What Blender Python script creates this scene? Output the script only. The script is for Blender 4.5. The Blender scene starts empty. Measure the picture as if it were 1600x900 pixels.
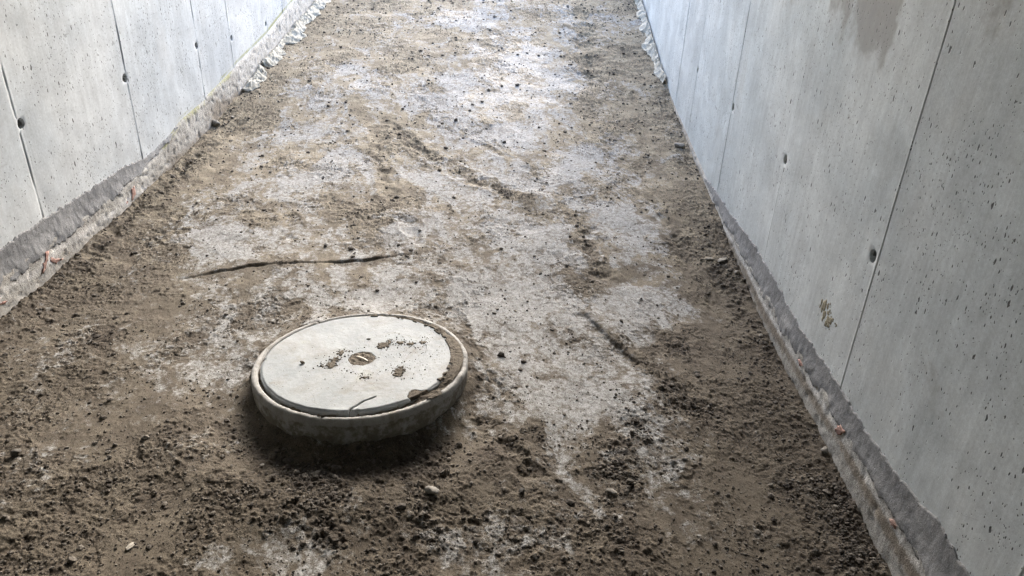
import bpy, bmesh, math, random
import numpy as np
from mathutils import Matrix, Vector

random.seed(7)
RNG = np.random.default_rng(7)
scene = bpy.context.scene
COL = scene.collection

# ------------------------------------------------------------------ camera solve (measured from the two vanishing points)
F, CX, CY, CAM_H = 1160.0, 800.0, 450.0, 1.70
def _d(u, v): return np.array([u - CX, -(v - CY), -F])
_up = -_d(705, 2650); _up /= np.linalg.norm(_up)
_fw = _d(834, -162); _fw -= _up * (_fw @ _up); _fw /= np.linalg.norm(_fw)
_rt = np.cross(_fw, _up)
ROT = np.stack([_rt, _fw, _up])
EYE = np.array([0, 0, CAM_H])
XL, XR = -2.13, 1.14                                   # the two wall faces (metres)

cam_data = bpy.data.cameras.new("camera")
cam = bpy.data.objects.new("camera", cam_data); COL.objects.link(cam)
M = Matrix([list(r) for r in ROT]).to_4x4(); M.translation = Vector(EYE)
cam.matrix_world = M
cam_data.sensor_width = 36.0; cam_data.lens = F / 1600 * 36.0
cam_data.clip_start = 0.05; cam_data.clip_end = 1000
scene.camera = cam

# ------------------------------------------------------------------ numpy noise
def _hash(ix, iy, seed):
    h = (ix.astype(np.int64) * 374761393 + iy.astype(np.int64) * 668265263 + seed * 1442695041) & 0xffffffff
    h = ((h ^ (h >> 13)) * 1274126177) & 0xffffffff
    return (h ^ (h >> 16)) & 0xffffffff
def perlin(x, y, seed=0):
    x = np.asarray(x, dtype=np.float64); y = np.asarray(y, dtype=np.float64)
    x, y = np.broadcast_arrays(x, y)
    xi = np.floor(x); yi = np.floor(y); fx = x - xi; fy = y - yi
    u = fx*fx*fx*(fx*(fx*6-15)+10); v = fy*fy*fy*(fy*(fy*6-15)+10)
    def g(dx, dy):
        a = _hash(xi+dx, yi+dy, seed) * (2*np.pi/4294967296.0)
        return np.cos(a)*(fx-dx) + np.sin(a)*(fy-dy)
    a = g(0,0); b = g(1,0); c = g(0,1); d = g(1,1)
    return ((a+(b-a)*u) + ((c+(d-c)*u)-(a+(b-a)*u))*v) * 1.5
def fbm(x, y, size, octaves=3, seed=0, gain=.5):
    s = 0.; amp = 1.; tot = 0.
    for k in range(octaves):
        s = s + amp*perlin(x/size*2**k, y/size*2**k, seed+k*17); tot += amp; amp *= gain
    return s/tot
def worley(x, y, size, seed=0):
    x = np.asarray(x)/size; y = np.asarray(y)/size
    xi = np.floor(x); yi = np.floor(y)
    d1 = np.full(np.shape(x), 9.); idv = np.zeros(np.shape(x))
    for dx in (-1,0,1):
        for dy in (-1,0,1):
            h = _hash(xi+dx, yi+dy, seed)
            px = xi+dx+(h & 0xffff)/65536.; py = yi+dy+((h>>16) & 0xffff)/65536.
            d = np.hypot(px-x, py-y); m = d < d1
            d1 = np.where(m, d, d1); idv = np.where(m, (_hash(xi+dx, yi+dy, seed+5) & 0xffff)/65536., idv)
    return d1, idv
def sstep(a, b, x):
    t = np.clip((x-a)/(b-a), 0, 1); return t*t*(3-2*t)

# ------------------------------------------------------------------ mesh helpers
def mesh_obj(name, V, Q, mat, parent=None, T=None, smooth=True, attrs=None):
    """ONE mesh object from vertex, quad and triangle arrays"""
    V = np.asarray(V, dtype=np.float32); Q = np.zeros((0,4), int) if Q is None else np.asarray(Q, dtype=np.int32).reshape(-1,4)
    T = np.zeros((0,3), int) if T is None else np.asarray(T, dtype=np.int32).reshape(-1,3)
    me = bpy.data.meshes.new(name)
    me.vertices.add(len(V)); me.vertices.foreach_set("co", V.ravel())
    li = np.concatenate([Q.ravel(), T.ravel()]).astype(np.int32)
    me.loops.add(len(li)); me.loops.foreach_set("vertex_index", li)
    ls = np.concatenate([np.arange(len(Q))*4, len(Q)*4+np.arange(len(T))*3]).astype(np.int32)
    me.polygons.add(len(ls)); me.polygons.foreach_set("loop_start", ls)
    me.polygons.foreach_set("use_smooth", np.full(len(ls), smooth))
    me.update(calc_edges=True); me.validate()
    if attrs:
        for k, a in attrs.items():
            at = me.attributes.new(k, 'FLOAT', 'POINT')
            at.data.foreach_set("value", np.asarray(a, dtype=np.float32).ravel())
    me.materials.append(mat)
    o = bpy.data.objects.new(name, me); COL.objects.link(o)
    if parent: o.parent = parent
    return o
def grid_quads(n, m, flip=False):
    """quads of an n x m vertex grid, index i*m+j"""
    i, j = np.meshgrid(np.arange(n-1), np.arange(m-1), indexing='ij')
    a = i*m+j
    q = np.stack([a, a+1, a+m+1, a+m], -1).reshape(-1,4)
    return q[:, ::-1] if flip else q
def tag(o, label=None, cat=None, group=None, kind=None):
    if label: o["label"] = label
    if cat: o["category"] = cat
    if group: o["group"] = group
    if kind: o["kind"] = kind
    return o
def empty(name, loc):
    o = bpy.data.objects.new(name, None); o.location = loc; o.empty_display_size = .1; COL.objects.link(o); return o

# ------------------------------------------------------------------ material helper
class Mat:
    def __init__(s, name):
        s.m = bpy.data.materials.new(name); s.m.use_nodes = True
        s.t = s.m.node_tree; s.t.nodes.clear()
        s.out = s.t.nodes.new("ShaderNodeOutputMaterial")
        s.b = s.t.nodes.new("ShaderNodeBsdfPrincipled"); s.l(s.b.outputs[0], s.out.inputs[0])
        s.b.inputs["Specular IOR Level"].default_value = .3
        s._co = None
    def l(s, a, b): s.t.links.new(a, b)
    def put(s, sock, v):
        if isinstance(v, bpy.types.NodeSocket): s.l(v, sock)
        elif isinstance(v, (tuple, list)) and len(v) == 3 and sock.type == 'RGBA': sock.default_value = (*v, 1)
        else: sock.default_value = v
    def co(s, sx=1, sy=1, sz=1):
        if s._co is None:
            s._co = s.t.nodes.new("ShaderNodeTexCoord").outputs["Object"]
        if (sx, sy, sz) == (1,1,1): return s._co
        n = s.t.nodes.new("ShaderNodeMapping"); s.l(s._co, n.inputs[0]); n.inputs["Scale"].default_value = (sx,sy,sz)
        return n.outputs[0]
    def noise(s, scale, detail=4, rough=.55, vec=None, dist=0):
        n = s.t.nodes.new("ShaderNodeTexNoise"); s.l(vec or s.co(), n.inputs["Vector"])
        n.inputs["Scale"].default_value = scale; n.inputs["Detail"].default_value = detail
        n.inputs["Roughness"].default_value = rough; n.inputs["Distortion"].default_value = dist
        return n.outputs[0]
    def voro(s, scale, vec=None, feature='F1'):
        n = s.t.nodes.new("ShaderNodeTexVoronoi"); n.feature = feature
        s.l(vec or s.co(), n.inputs["Vector"]); n.inputs["Scale"].default_value = scale
        return n
    def attr(s, name):
        n = s.t.nodes.new("ShaderNodeAttribute"); n.attribute_name = name; return n.outputs["Fac"]
    def math(s, op, a, b=0., c=None, clamp=False):
        n = s.t.nodes.new("ShaderNodeMath"); n.operation = op; n.use_clamp = clamp
        s.put(n.inputs[0], a); s.put(n.inputs[1], b)
        if c is not None: s.put(n.inputs[2], c)
        return n.outputs[0]
    def ramp(s, x, a, b, lo=0., hi=1.):
        n = s.t.nodes.new("ShaderNodeMapRange"); n.interpolation_type = 'SMOOTHSTEP'
        s.put(n.inputs[0], x)
        for k, v in enumerate((a, b, lo, hi)): s.put(n.inputs[k+1], v)
        return n.outputs[0]
    def mix(s, f, a, b, mode='MIX'):
        n = s.t.nodes.new("ShaderNodeMix"); n.data_type = 'RGBA'; n.blend_type = mode
        s.put(n.inputs[0], f); s.put(n.inputs[6], a); s.put(n.inputs[7], b)
        return n.outputs[2]
    def bump(s, h, dist, strength=1., normal=None):
        n = s.t.nodes.new("ShaderNodeBump"); n.inputs["Strength"].default_value = strength
        n.inputs["Distance"].default_value = dist; s.l(h, n.inputs["Height"])
        if normal: s.l(normal, n.inputs["Normal"])
        return n.outputs[0]
    def done(s, color, rough=.9, normal=None):
        s.put(s.b.inputs["Base Color"], color); s.put(s.b.inputs["Roughness"], rough)
        if normal: s.l(normal, s.b.inputs["Normal"])
        return s.m

# ---- soil
def soil_material(name="soil"):
    m = Mat(name)
    pale, dark, wet, plate = m.attr("pale"), m.attr("dark"), m.attr("wet"), m.attr("plate")
    n1 = m.noise(9, 5, .6); n2 = m.noise(55, 5, .65); n3 = m.noise(260, 4, .7); n4 = m.noise(2.2, 3)
    brown = m.mix(m.ramp(n1, .3, .7), (.068, .0555, .042), (.131, .1125, .0865))
    brown = m.mix(m.ramp(n4, .35, .7), brown, (.090, .076, .0565))
    sy_ = m.t.nodes.new('ShaderNodeSeparateXYZ'); m.l(m.co(), sy_.inputs[0])
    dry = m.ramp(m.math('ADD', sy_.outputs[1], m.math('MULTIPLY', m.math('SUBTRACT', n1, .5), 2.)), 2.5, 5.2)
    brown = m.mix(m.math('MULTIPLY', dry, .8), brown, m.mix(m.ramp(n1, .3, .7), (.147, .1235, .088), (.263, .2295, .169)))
    crust = m.mix(m.ramp(n2, .3, .7), (.172, .170, .161), (.300, .305, .304))
    pf = m.math('ADD', pale, m.math('MULTIPLY', m.math('SUBTRACT', n2, .5), 1.5))
    pf = m.math('ADD', pf, m.math('MULTIPLY', m.math('SUBTRACT', n3, .5), 1.0))
    pf = m.math('ADD', pf, m.math('MULTIPLY', m.math('SUBTRACT', plate, .6), .3))
    pf = m.ramp(pf, .14, .86)
    c = m.mix(pf, brown, crust)
    c = m.mix(m.math('MULTIPLY', m.math('SUBTRACT', 1., plate), .55), c, (.055, .043, .032))
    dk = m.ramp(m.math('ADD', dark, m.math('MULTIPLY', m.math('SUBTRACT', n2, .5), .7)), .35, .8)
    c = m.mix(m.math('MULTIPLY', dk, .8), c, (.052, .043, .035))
    n5 = m.noise(120, 3, .6); c = m.mix(m.math('MULTIPLY', m.ramp(n5, .55, .66), m.math('ADD', m.math('MULTIPLY', m.attr('rough'), .55), .35)), c, (.045, .037, .029))
    grain = m.ramp(n3, .28, .72, .50, 1.45)
    c = m.mix(1., c, m.mix(1., (1,1,1), grain, 'MULTIPLY'), 'MULTIPLY')
    # tiny stones and grit pressed into the surface
    v = m.voro(150); sp = m.math('MULTIPLY', m.ramp(v.outputs["Distance"], .18, .30, 1., 0.), m.math('GREATER_THAN', m.math('FRACT', m.math('MULTIPLY', v.outputs["Color"], 7.31)), .74))
    c = m.mix(m.math('MULTIPLY', sp, .75), c, (.03, .026, .022))
    v2 = m.voro(72); sp2 = m.math('MULTIPLY', m.ramp(v2.outputs['Distance'], .16, .26, 1., 0.), m.math('GREATER_THAN', m.math('FRACT', m.math('MULTIPLY', v2.outputs['Color'], 5.17)), .62))
    c = m.mix(m.math('MULTIPLY', sp2, m.math('ADD', m.math('MULTIPLY', m.attr('rough'), .5), .42)), c, (.026, .022, .018))
    n6 = m.noise(46, 4, .7); c = m.mix(m.math('MULTIPLY', m.ramp(n6, .57, .65), m.math('ADD', m.math('MULTIPLY', m.attr('rough'), .5), .2)), c, (.045, .037, .029))
    w = m.ramp(m.math('ADD', wet, m.math('MULTIPLY', m.math('SUBTRACT', n2, .5), .9)), .35, .7)
    rough = m.math('SUBTRACT', .93, m.math('MULTIPLY', w, .15))
    rgh = m.attr('rough')
    h = m.math('ADD', m.math('MULTIPLY', n3, .6), m.math('MULTIPLY', n2, .7))
    h = m.math('ADD', h, m.math('MULTIPLY', sp, .5))
    h = m.math('MULTIPLY', h, m.math('ADD', m.math('MULTIPLY', rgh, .75), .25))
    nm = m.bump(h, .005, .8)
    return m.done(c, rough, nm)

# ---- board-marked concrete
def wall_material(name, base, warm, seamk):
    m = Mat(name)
    tone, seam, stain, rust, algae = (m.attr(k) for k in ("tone", "seam", "stain", "rust", "algae"))
    big = m.noise(1.3, 4, .6); mid = m.noise(7, 5, .6); fine = m.noise(90, 5, .65)
    strk = m.noise(1, 5, .6, m.co(1, 34, 1.1)); strk2 = m.noise(1, 4, .6, m.co(1, 120, 2.2))
    c = m.mix(m.ramp(big, .36, .64), base, warm)
    f = m.math('MULTIPLY', m.ramp(strk, .3, .72, .91, 1.04), m.ramp(strk2, .3, .7, .97, 1.02))
    f = m.math('MULTIPLY', f, m.math('MULTIPLY', m.ramp(mid, .3, .7, .90, 1.05), m.ramp(m.noise(2.6, 7, .72, None, .6), .34, .66, .86, 1.05)))
    f = m.math('MULTIPLY', f, m.math('MULTIPLY', m.ramp(fine, .25, .75, .90, 1.07), m.ramp(m.noise(330, 3, .6), .3, .7, .92, 1.06)))
    f = m.math('MULTIPLY', f, tone)
    c = m.mix(1., c, m.mix(1., (1,1,1), f, 'MULTIPLY'), 'MULTIPLY')
    # damp stains with drips, faint rusty runs, green line of algae
    st = m.ramp(m.math('ADD', stain, m.math('ADD', m.math('MULTIPLY', m.math('SUBTRACT', strk, .5), .45), m.math('ADD', m.math('MULTIPLY', m.math('SUBTRACT', mid, .5), 1.5), m.math('MULTIPLY', m.math('SUBTRACT', m.noise(24, 4, .65), .5), 1.2)))), .22, 1.0)
    c = m.mix(m.math('MULTIPLY', st, .68), c, (.24, .225, .205))
    rs = m.ramp(m.math('ADD', rust, m.math('MULTIPLY', m.math('SUBTRACT', strk2, .5), 1.2)), .4, .9)
    c = m.mix(m.math('MULTIPLY', rs, .35), c, (.36, .29, .20))
    al = m.ramp(m.math('ADD', algae, m.math('MULTIPLY', m.math('SUBTRACT', fine, .5), .9)), .4, .75)
    c = m.mix(m.math('MULTIPLY', al, .75), c, (.30, .31, .12))
    sm = m.ramp(m.math('ADD', seam, m.math('MULTIPLY', m.math('SUBTRACT', fine, .5), 1.1)), .35, .7)
    c = m.mix(m.math('MULTIPLY', sm, seamk), c, (.16, .155, .15))
    # blow holes left by the formwork, shade and dirt inside them painted dark
    warp = m.t.nodes.new("ShaderNodeVectorMath"); warp.operation = 'ADD'
    nz = m.t.nodes.new("ShaderNodeTexNoise"); m.l(m.co(), nz.inputs["Vector"]); nz.inputs["Scale"].default_value = 55; nz.inputs["Detail"].default_value = 3
    sc = m.t.nodes.new("ShaderNodeVectorMath"); sc.operation = 'SCALE'; sc.inputs["Scale"].default_value = .009
    m.l(nz.outputs["Color"], sc.inputs[0]); m.l(m.co(), warp.inputs[0]); m.l(sc.outputs[0], warp.inputs[1])
    def pits(sy, sz, r, frac, seed, den):
        mp = m.t.nodes.new("ShaderNodeMapping"); m.l(warp.outputs[0], mp.inputs[0])
        mp.inputs["Scale"].default_value = (1, sy, sz); mp.inputs["Location"].default_value = (0, seed, seed*.7)
        v = m.t.nodes.new("ShaderNodeTexVoronoi"); v.voronoi_dimensions = '2D'; sx_ = m.t.nodes.new("ShaderNodeSeparateXYZ"); cb_ = m.t.nodes.new("ShaderNodeCombineXYZ"); m.l(mp.outputs[0], sx_.inputs[0]); m.l(sx_.outputs[1], cb_.inputs[0]); m.l(sx_.outputs[2], cb_.inputs[1]); m.l(cb_.outputs[0], v.inputs["Vector"]); v.inputs["Scale"].default_value = 1
        sep = m.t.nodes.new("ShaderNodeSeparateColor"); m.l(v.outputs["Color"], sep.inputs[0])
        on = m.math('LESS_THAN', sep.outputs[0], m.math('MULTIPLY', den, frac))
        rad = m.math('MULTIPLY', m.math('ADD', m.math('MULTIPLY', sep.outputs[1], .8), .25), r)
        d = m.math('DIVIDE', v.outputs["Distance"], rad)
        return m.math('MULTIPLY', m.ramp(d, .75, 1.1, 1., 0.), on)
    den = m.ramp(m.noise(3.4, 4, .6), .36, .64, .12, 1.7)
    p = m.math('MAXIMUM', pits(24, 9, .088, .40, 3.1, den), pits(62, 30, .16, .26, 8.7, den))
    p = m.math('MAXIMUM', p, pits(130, 80, .24, .12, 5.2, den))
    p = m.math('MAXIMUM', p, pits(9, 4.2, .05, .40, 1.3, den))
    p = m.math('MULTIPLY', p, m.ramp(stain, 2., 3., 1., 1.), clamp=True)
    c = m.mix(m.math('MULTIPLY', p, .86), c, (.035, .034, .034))
    # hairline scratches
    e = m.voro(1.7, None, 'DISTANCE_TO_EDGE')
    hair = m.math('MULTIPLY', m.ramp(e.outputs["Distance"], .0, .004, 1., 0.), m.ramp(mid, .45, .6))
    c = m.mix(m.math('MULTIPLY', hair, .18), c, (.2, .2, .2))
    h = m.math('SUBTRACT', m.math('ADD', m.math('MULTIPLY', fine, .14), m.math('MULTIPLY', strk2, .06)), m.math('MULTIPLY', p, 1.4))
    nm = m.bump(h, .004, .8)
    return m.done(c, m.ramp(mid, .3, .7, .55, .75), nm)

def rough_concrete(name, c1, c2, stain, pale, bumpd=.006):
    m = Mat(name)
    white, grime = m.attr("white"), m.attr("grime")
    n1 = m.noise(6, 5, .6); n2 = m.noise(45, 6, .7); n3 = m.noise(220, 4, .7)
    c = m.mix(m.ramp(n1, .3, .7), c1, c2)
    c = m.mix(m.math('MULTIPLY', m.ramp(m.math('ADD', grime, m.math('SUBTRACT', n2, .5)), .3, .8), .8), c, stain)
    c = m.mix(m.math('MULTIPLY', m.ramp(m.math('ADD', white, m.math('MULTIPLY', m.math('SUBTRACT', n2, .5), 1.3)), .32, .80), .85), c, pale)
    al = m.ramp(m.math('ADD', m.attr("algae"), m.math('MULTIPLY', m.math('SUBTRACT', n2, .5), .9)), .4, .75)
    c = m.mix(m.math('MULTIPLY', al, .7), c, (.29, .30, .12))
    v = m.voro(60); pk = m.math('MULTIPLY', m.ramp(v.outputs["Distance"], .10, .2, 1., 0.), m.ramp(n2, .54, .62))
    c = m.mix(m.math('MULTIPLY', pk, .5), c, (.07, .06, .05))
    f = m.ramp(n3, .25, .75, .78, 1.15)
    c = m.mix(1., c, m.mix(1., (1,1,1), f, 'MULTIPLY'), 'MULTIPLY')
    h = m.math('SUBTRACT', m.math('ADD', n2, m.math('MULTIPLY', n3, .4)), m.math('MULTIPLY', pk, .6))
    return m.done(c, .88, m.bump(h, bumpd, .9))

def mortar_material():
    m = Mat("sealing_slurry")
    n1 = m.noise(5, 5, .6); n2 = m.noise(38, 6, .65); n3 = m.noise(1, 5, .6, m.co(1, 7, 60)); n4 = m.noise(230, 3, .6)
    c = m.mix(m.ramp(n1, .3, .7), (.19, .193, .198), (.27, .273, .276))
    c = m.mix(m.ramp(n2, .55, .75), c, (.34, .34, .34))
    c = m.mix(m.math('MULTIPLY', m.ramp(n3, .66, .74), .5), c, (.36, .36, .355))
    v = m.voro(85); pk = m.math('MULTIPLY', m.ramp(v.outputs["Distance"], .1, .2, 1., 0.), m.ramp(n2, .5, .58))
    c = m.mix(pk, c, (.045, .045, .045))
    c = m.mix(1., c, m.mix(1., (1,1,1), m.ramp(n4, .25, .75, .85, 1.12), 'MULTIPLY'), 'MULTIPLY')
    h = m.math('SUBTRACT', m.math('ADD', n2, m.math('MULTIPLY', n4, .25)), pk)
    return m.done(c, .8, m.bump(h, .004, .9))

def stone_material(name, a, b):
    m = Mat(name)
    tone = m.attr("tone")
    n = m.noise(120, 4, .65)
    c = m.mix(tone, a, b)
    c = m.mix(1., c, m.mix(1., (1,1,1), m.ramp(n, .25, .75, .65, 1.3), 'MULTIPLY'), 'MULTIPLY')
    return m.done(c, .85, m.bump(n, .003, .8))

def plain(name, c1, c2, scale=20, rough=.85, bumpd=.002, detail=5):
    m = Mat(name); n = m.noise(scale, detail, .6); n2 = m.noise(scale*9, 4, .6)
    c = m.mix(m.ramp(n, .3, .7), c1, c2)
    c = m.mix(1., c, m.mix(1., (1,1,1), m.ramp(n2, .25, .75, .85, 1.1), 'MULTIPLY'), 'MULTIPLY')
    return m.done(c, rough, m.bump(m.math('ADD', n, m.math('MULTIPLY', n2, .4)), bumpd, .8))

def lid_material():
    m = Mat("lid_concrete")
    crack, dirt = m.attr("crack"), m.attr("dirt")
    n1 = m.noise(5, 5, .6); n2 = m.noise(30, 6, .65); n3 = m.noise(170, 5, .7)
    c = m.mix(m.ramp(n1, .3, .7), (.218, .240, .252), (.288, .310, .322))
    c = m.mix(m.ramp(n2, .52, .75, 0., .6), c, (.21, .21, .20))
    c = m.mix(m.ramp(m.noise(4.2, 7, .7, None, .8), .46, .68, 0., .55), c, (.17, .16, .14))
    c = m.mix(m.ramp(m.noise(3.1, 4, .6), .62, .72, 0., .35), c, (.37, .39, .30))
    v = m.voro(70); pk = m.math('MULTIPLY', m.ramp(v.outputs["Distance"], .08, .2, 1., 0.), m.ramp(n2, .48, .6))
    c = m.mix(m.math('MULTIPLY', pk, .7), c, (.12, .11, .10))
    d = m.ramp(m.math('ADD', dirt, m.math('MULTIPLY', m.math('SUBTRACT', n2, .5), .9)), .25, .95)
    c = m.mix(m.math('MULTIPLY', d, .7), c, (.15, .128, .10))
    c = m.mix(m.ramp(crack, .3, .8, 0., .95), c, (.06, .052, .04))
    c = m.mix(1., c, m.mix(1., (1,1,1), m.ramp(n3, .25, .75, .88, 1.08), 'MULTIPLY'), 'MULTIPLY')
    h = m.math('SUBTRACT', m.math('ADD', m.math('MULTIPLY', n2, .5), m.math('MULTIPLY', n3, .35)), m.math('MULTIPLY', pk, .6))
    return m.done(c, .75, m.bump(h, .003, .7))

def ring_material():
    m = Mat("ring_concrete")
    dirt = m.attr("dirt")
    n1 = m.noise(7, 5, .65); n2 = m.noise(45, 6, .65); n3 = m.noise(200, 4, .7); n4 = m.noise(1, 4, .6, m.co(18, 18, 3))
    c = m.mix(m.ramp(n1, .3, .7), (.26, .258, .245), (.36, .36, .35))
    c = m.mix(m.ramp(n4, .5, .7, 0., .6), c, (.17, .15, .12))
    d = m.ramp(m.math('ADD', dirt, m.math('MULTIPLY', m.math('SUBTRACT', n2, .5), 1.1)), .4, .7)
    c = m.mix(m.math('MULTIPLY', d, .85), c, (.125, .107, .083))
    c = m.mix(1., c, m.mix(1., (1,1,1), m.ramp(n3, .25, .75, .82, 1.12), 'MULTIPLY'), 'MULTIPLY')
    h = m.math('ADD', m.math('MULTIPLY', n2, .7), m.math('MULTIPLY', n3, .3))
    return m.done(c, .88, m.bump(h, .005, .8))

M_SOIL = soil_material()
M_WALL_L = wall_material("pale_concrete", (.545,.585,.61),(.61,.635,.64), .55)
M_WALL_R = wall_material("grey_concrete", (.575,.62,.63),(.65,.68,.675), .25)
M_KICK = rough_concrete("plinth_concrete", (.33, .315, .285), (.45, .44, .415), (.20, .165, .125), (.62, .61, .59))
M_MORTAR = mortar_material()
M_PIT = plain("tie_hole_cement", (.16, .16, .16), (.24, .24, .235), 60)
M_RED = plain("red_marking_paint", (.33, .18, .145), (.40, .28, .24), 90)
M_SPLAT = plain("dried_mud", (.22, .195, .13), (.34, .31, .225), 70, .9, .004)
M_GRAVEL = stone_material("gravel_stone", (.045, .038, .031), (.20, .18, .155))
M_CLOD = stone_material("soil_clod", (.06, .05, .038), (.16, .13, .10))
M_PALE_STONE = stone_material("pale_stone", (.17, .155, .13), (.36, .34, .30))
M_GREY_STONE = stone_material("grey_stone", (.15, .14, .125), (.27, .255, .23))
M_DARK_STONE = stone_material("dark_stone", (.04, .037, .033), (.085, .078, .07))
M_LID = lid_material(); M_RING = ring_material()
M_STEEL = plain("worn_steel", (.50, .44, .36), (.66, .60, .52), 60, .55)
M_FLEECE = plain("dirty_fleece", (.24, .23, .19), (.40, .385, .335), 14, .8, .006)
M_ROOF = plain("soffit_concrete", (.36, .36, .355), (.44, .44, .43), 3, .85)
M_TWIG = plain("twig_wood", (.13, .095, .06), (.20, .15, .10), 60)

# ------------------------------------------------------------------ floor profile (a ramp that steepens away from the camera)
_ys = np.linspace(-30, 30, 6001)
def _prof(pts):
    p = np.array(pts); z = np.interp(_ys, p[:,0], p[:,1])
    k = np.exp(-.5*(np.arange(-60,61)*.01/.16)**2); k /= k.sum()
    return np.convolve(np.pad(z, 60, mode='edge'), k, mode='valid')
_zl = _prof([(-12,.02),(1.5,.04),(2.6,.055),(3.2,.08),(3.6,.11),(4.04,.136),(4.5,.165),(5.06,.235),(5.64,.345),(6.64,.49),(7.76,.665),(9.5,.97),(14,2.0),(30,2.0)])
_zr = _prof([(-12,-.03),(1.5,-.03),(2.2,-.009),(2.9,.013),(3.3,.05),(3.86,.11),(4.53,.175),(5.44,.285),(6.58,.49),(7.94,.79),(9.5,1.08),(14,2.0),(30,2.0)])
def floor_z(x, y):
    t = np.clip((np.asarray(x)-XL)/(XR-XL), 0, 1)
    return np.interp(y, _ys, _zl)*(1-t) + np.interp(y, _ys, _zr)*t
def at_floor(u, v):
    """the point of the floor seen at a pixel of the photograph"""
    r = ROT @ _d(u, v); z = .1
    for _ in range(30):
        t = (z-CAM_H)/r[2]; p = EYE + r*t; z = .5*z + .5*float(floor_z(p[0], min(p[1], 20)))
    return p
def at_wall(u, v, X):
    r = ROT @ _d(u, v); return EYE + r*(X-EYE[0])/r[0]
def at_level(u, v, z):
    r = ROT @ _d(u, v); return EYE + r*(z-CAM_H)/r[2]

MH = np.array([-.5762, 2.3729, .112]); MH_K = 1.039; MH_R = .3907*MH_K
TILT = np.array([.0282, -.0576])

def blobs(x, y, lst):
    s = np.zeros_like(x)
    for u, v, ru, rv, w in lst:
        c = at_floor(u, v)
        ax = abs(at_floor(u+ru, v)[0]-at_floor(u-ru, v)[0])/2
        ay = max(abs(at_floor(u, v-rv)[1]-at_floor(u, v+rv)[1])/2, .03)
        s += w*np.exp(-.9*(((x-c[0])/ax)**2 + ((y-c[1])/ay)**2))
    return s
def near_line(x, y, pix):
    """signed side distance, run distance and position along a polyline traced on the floor"""
    P = np.array([at_floor(u, v)[:2] for u, v in pix])
    L = np.r_[0, np.cumsum(np.hypot(*np.diff(P, axis=0).T))]
    D = np.full(x.shape, 9.); S = np.zeros(x.shape); A = np.zeros(x.shape)
    for i in range(len(P)-1):
        a, b = P[i], P[i+1]; ab = b-a; l = np.hypot(*ab)
        t = np.clip(((x-a[0])*ab[0]+(y-a[1])*ab[1])/l**2, 0, 1)
        qx = x-(a[0]+t*ab[0]); qy = y-(a[1]+t*ab[1]); d = np.hypot(qx, qy)
        m = d < D
        D = np.where(m, d, D); S = np.where(m, np.sign(ab[0]*qy-ab[1]*qx)*d, S); A = np.where(m, (L[i]+t*l)/L[-1], A)
    return D, S, A

PALE = [(800,105,75,48,.95),(570,135,90,14,.65),(890,135,70,13,.7),(700,150,170,32,.40),(800,30,160,20,.30),(720,25,60,14,.4),(940,40,60,20,.35),  # dried crust patches; those on wet spots also paint in the sky's sheen
        (800,225,170,60,.50),(960,265,110,45,.55),(670,270,110,45,.38),(800,370,80,90,.70),(640,365,70,45,.45),(830,470,130,60,.60),
        (1000,480,100,40,.62),(570,462,170,34,.48),(780,545,55,60,.55),(890,620,100,70,.60),(960,650,60,50,.45),(1000,380,80,60,.45),
        (430,300,90,70,.38),(510,205,90,50,.42),(430,862,95,38,.42),(740,830,45,30,.5),(820,890,50,30,.6),(350,890,80,25,.35),(1010,770,80,30,.2),
        (400,385,120,40,.22),(300,560,120,40,.10),(200,330,60,40,.15),(640,80,180,40,.18),(900,330,60,60,.35),(700,480,80,40,.4)]
BROWN = [(545,320,70,45,.45),(640,205,45,45,.40),(1165,470,60,120,.55),(1060,560,75,45,.65),(940,400,35,70,.40),(840,312,50,25,.55),(745,275,40,30,.45),
         (1050,320,60,70,.40),(1150,620,80,80,.30),(920,80,20,90,.35),(950,500,60,35,.35),(1000,215,60,40,.25),(600,330,80,35,.2),(850,330,30,20,.3)]
DARK = [(640,225,25,14,.30),(690,257,30,12,.32),(740,284,38,12,.28),(560,352,45,14,.25),(800,300,25,10,.25),(640,690,90,30,.4),(540,745,150,65,.95),(440,720,60,60,.5),(1060,565,55,35,.75),(1010,705,65,40,.55),(960,720,40,30,.45),(1290,760,60,70,.60),(1320,850,70,60,.6),(1080,850,110,50,.55),  # loose gravel patches; the one before the manhole also paints in its shadow
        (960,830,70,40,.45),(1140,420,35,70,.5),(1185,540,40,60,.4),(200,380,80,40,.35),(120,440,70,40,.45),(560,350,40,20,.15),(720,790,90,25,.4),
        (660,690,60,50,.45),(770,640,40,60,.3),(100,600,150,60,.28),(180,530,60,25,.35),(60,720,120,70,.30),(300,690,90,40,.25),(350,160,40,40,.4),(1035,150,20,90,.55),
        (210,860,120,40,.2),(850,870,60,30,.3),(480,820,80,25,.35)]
WET = [(800,100,70,50,.95),(570,134,80,12,.8),(890,133,60,11,.85),(790,170,110,28,.55),(720,25,60,12,.6),(820,240,110,40,.35),(800,400,80,70,.30),(820,890,50,30,.35),(940,270,80,30,.35)]

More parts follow.
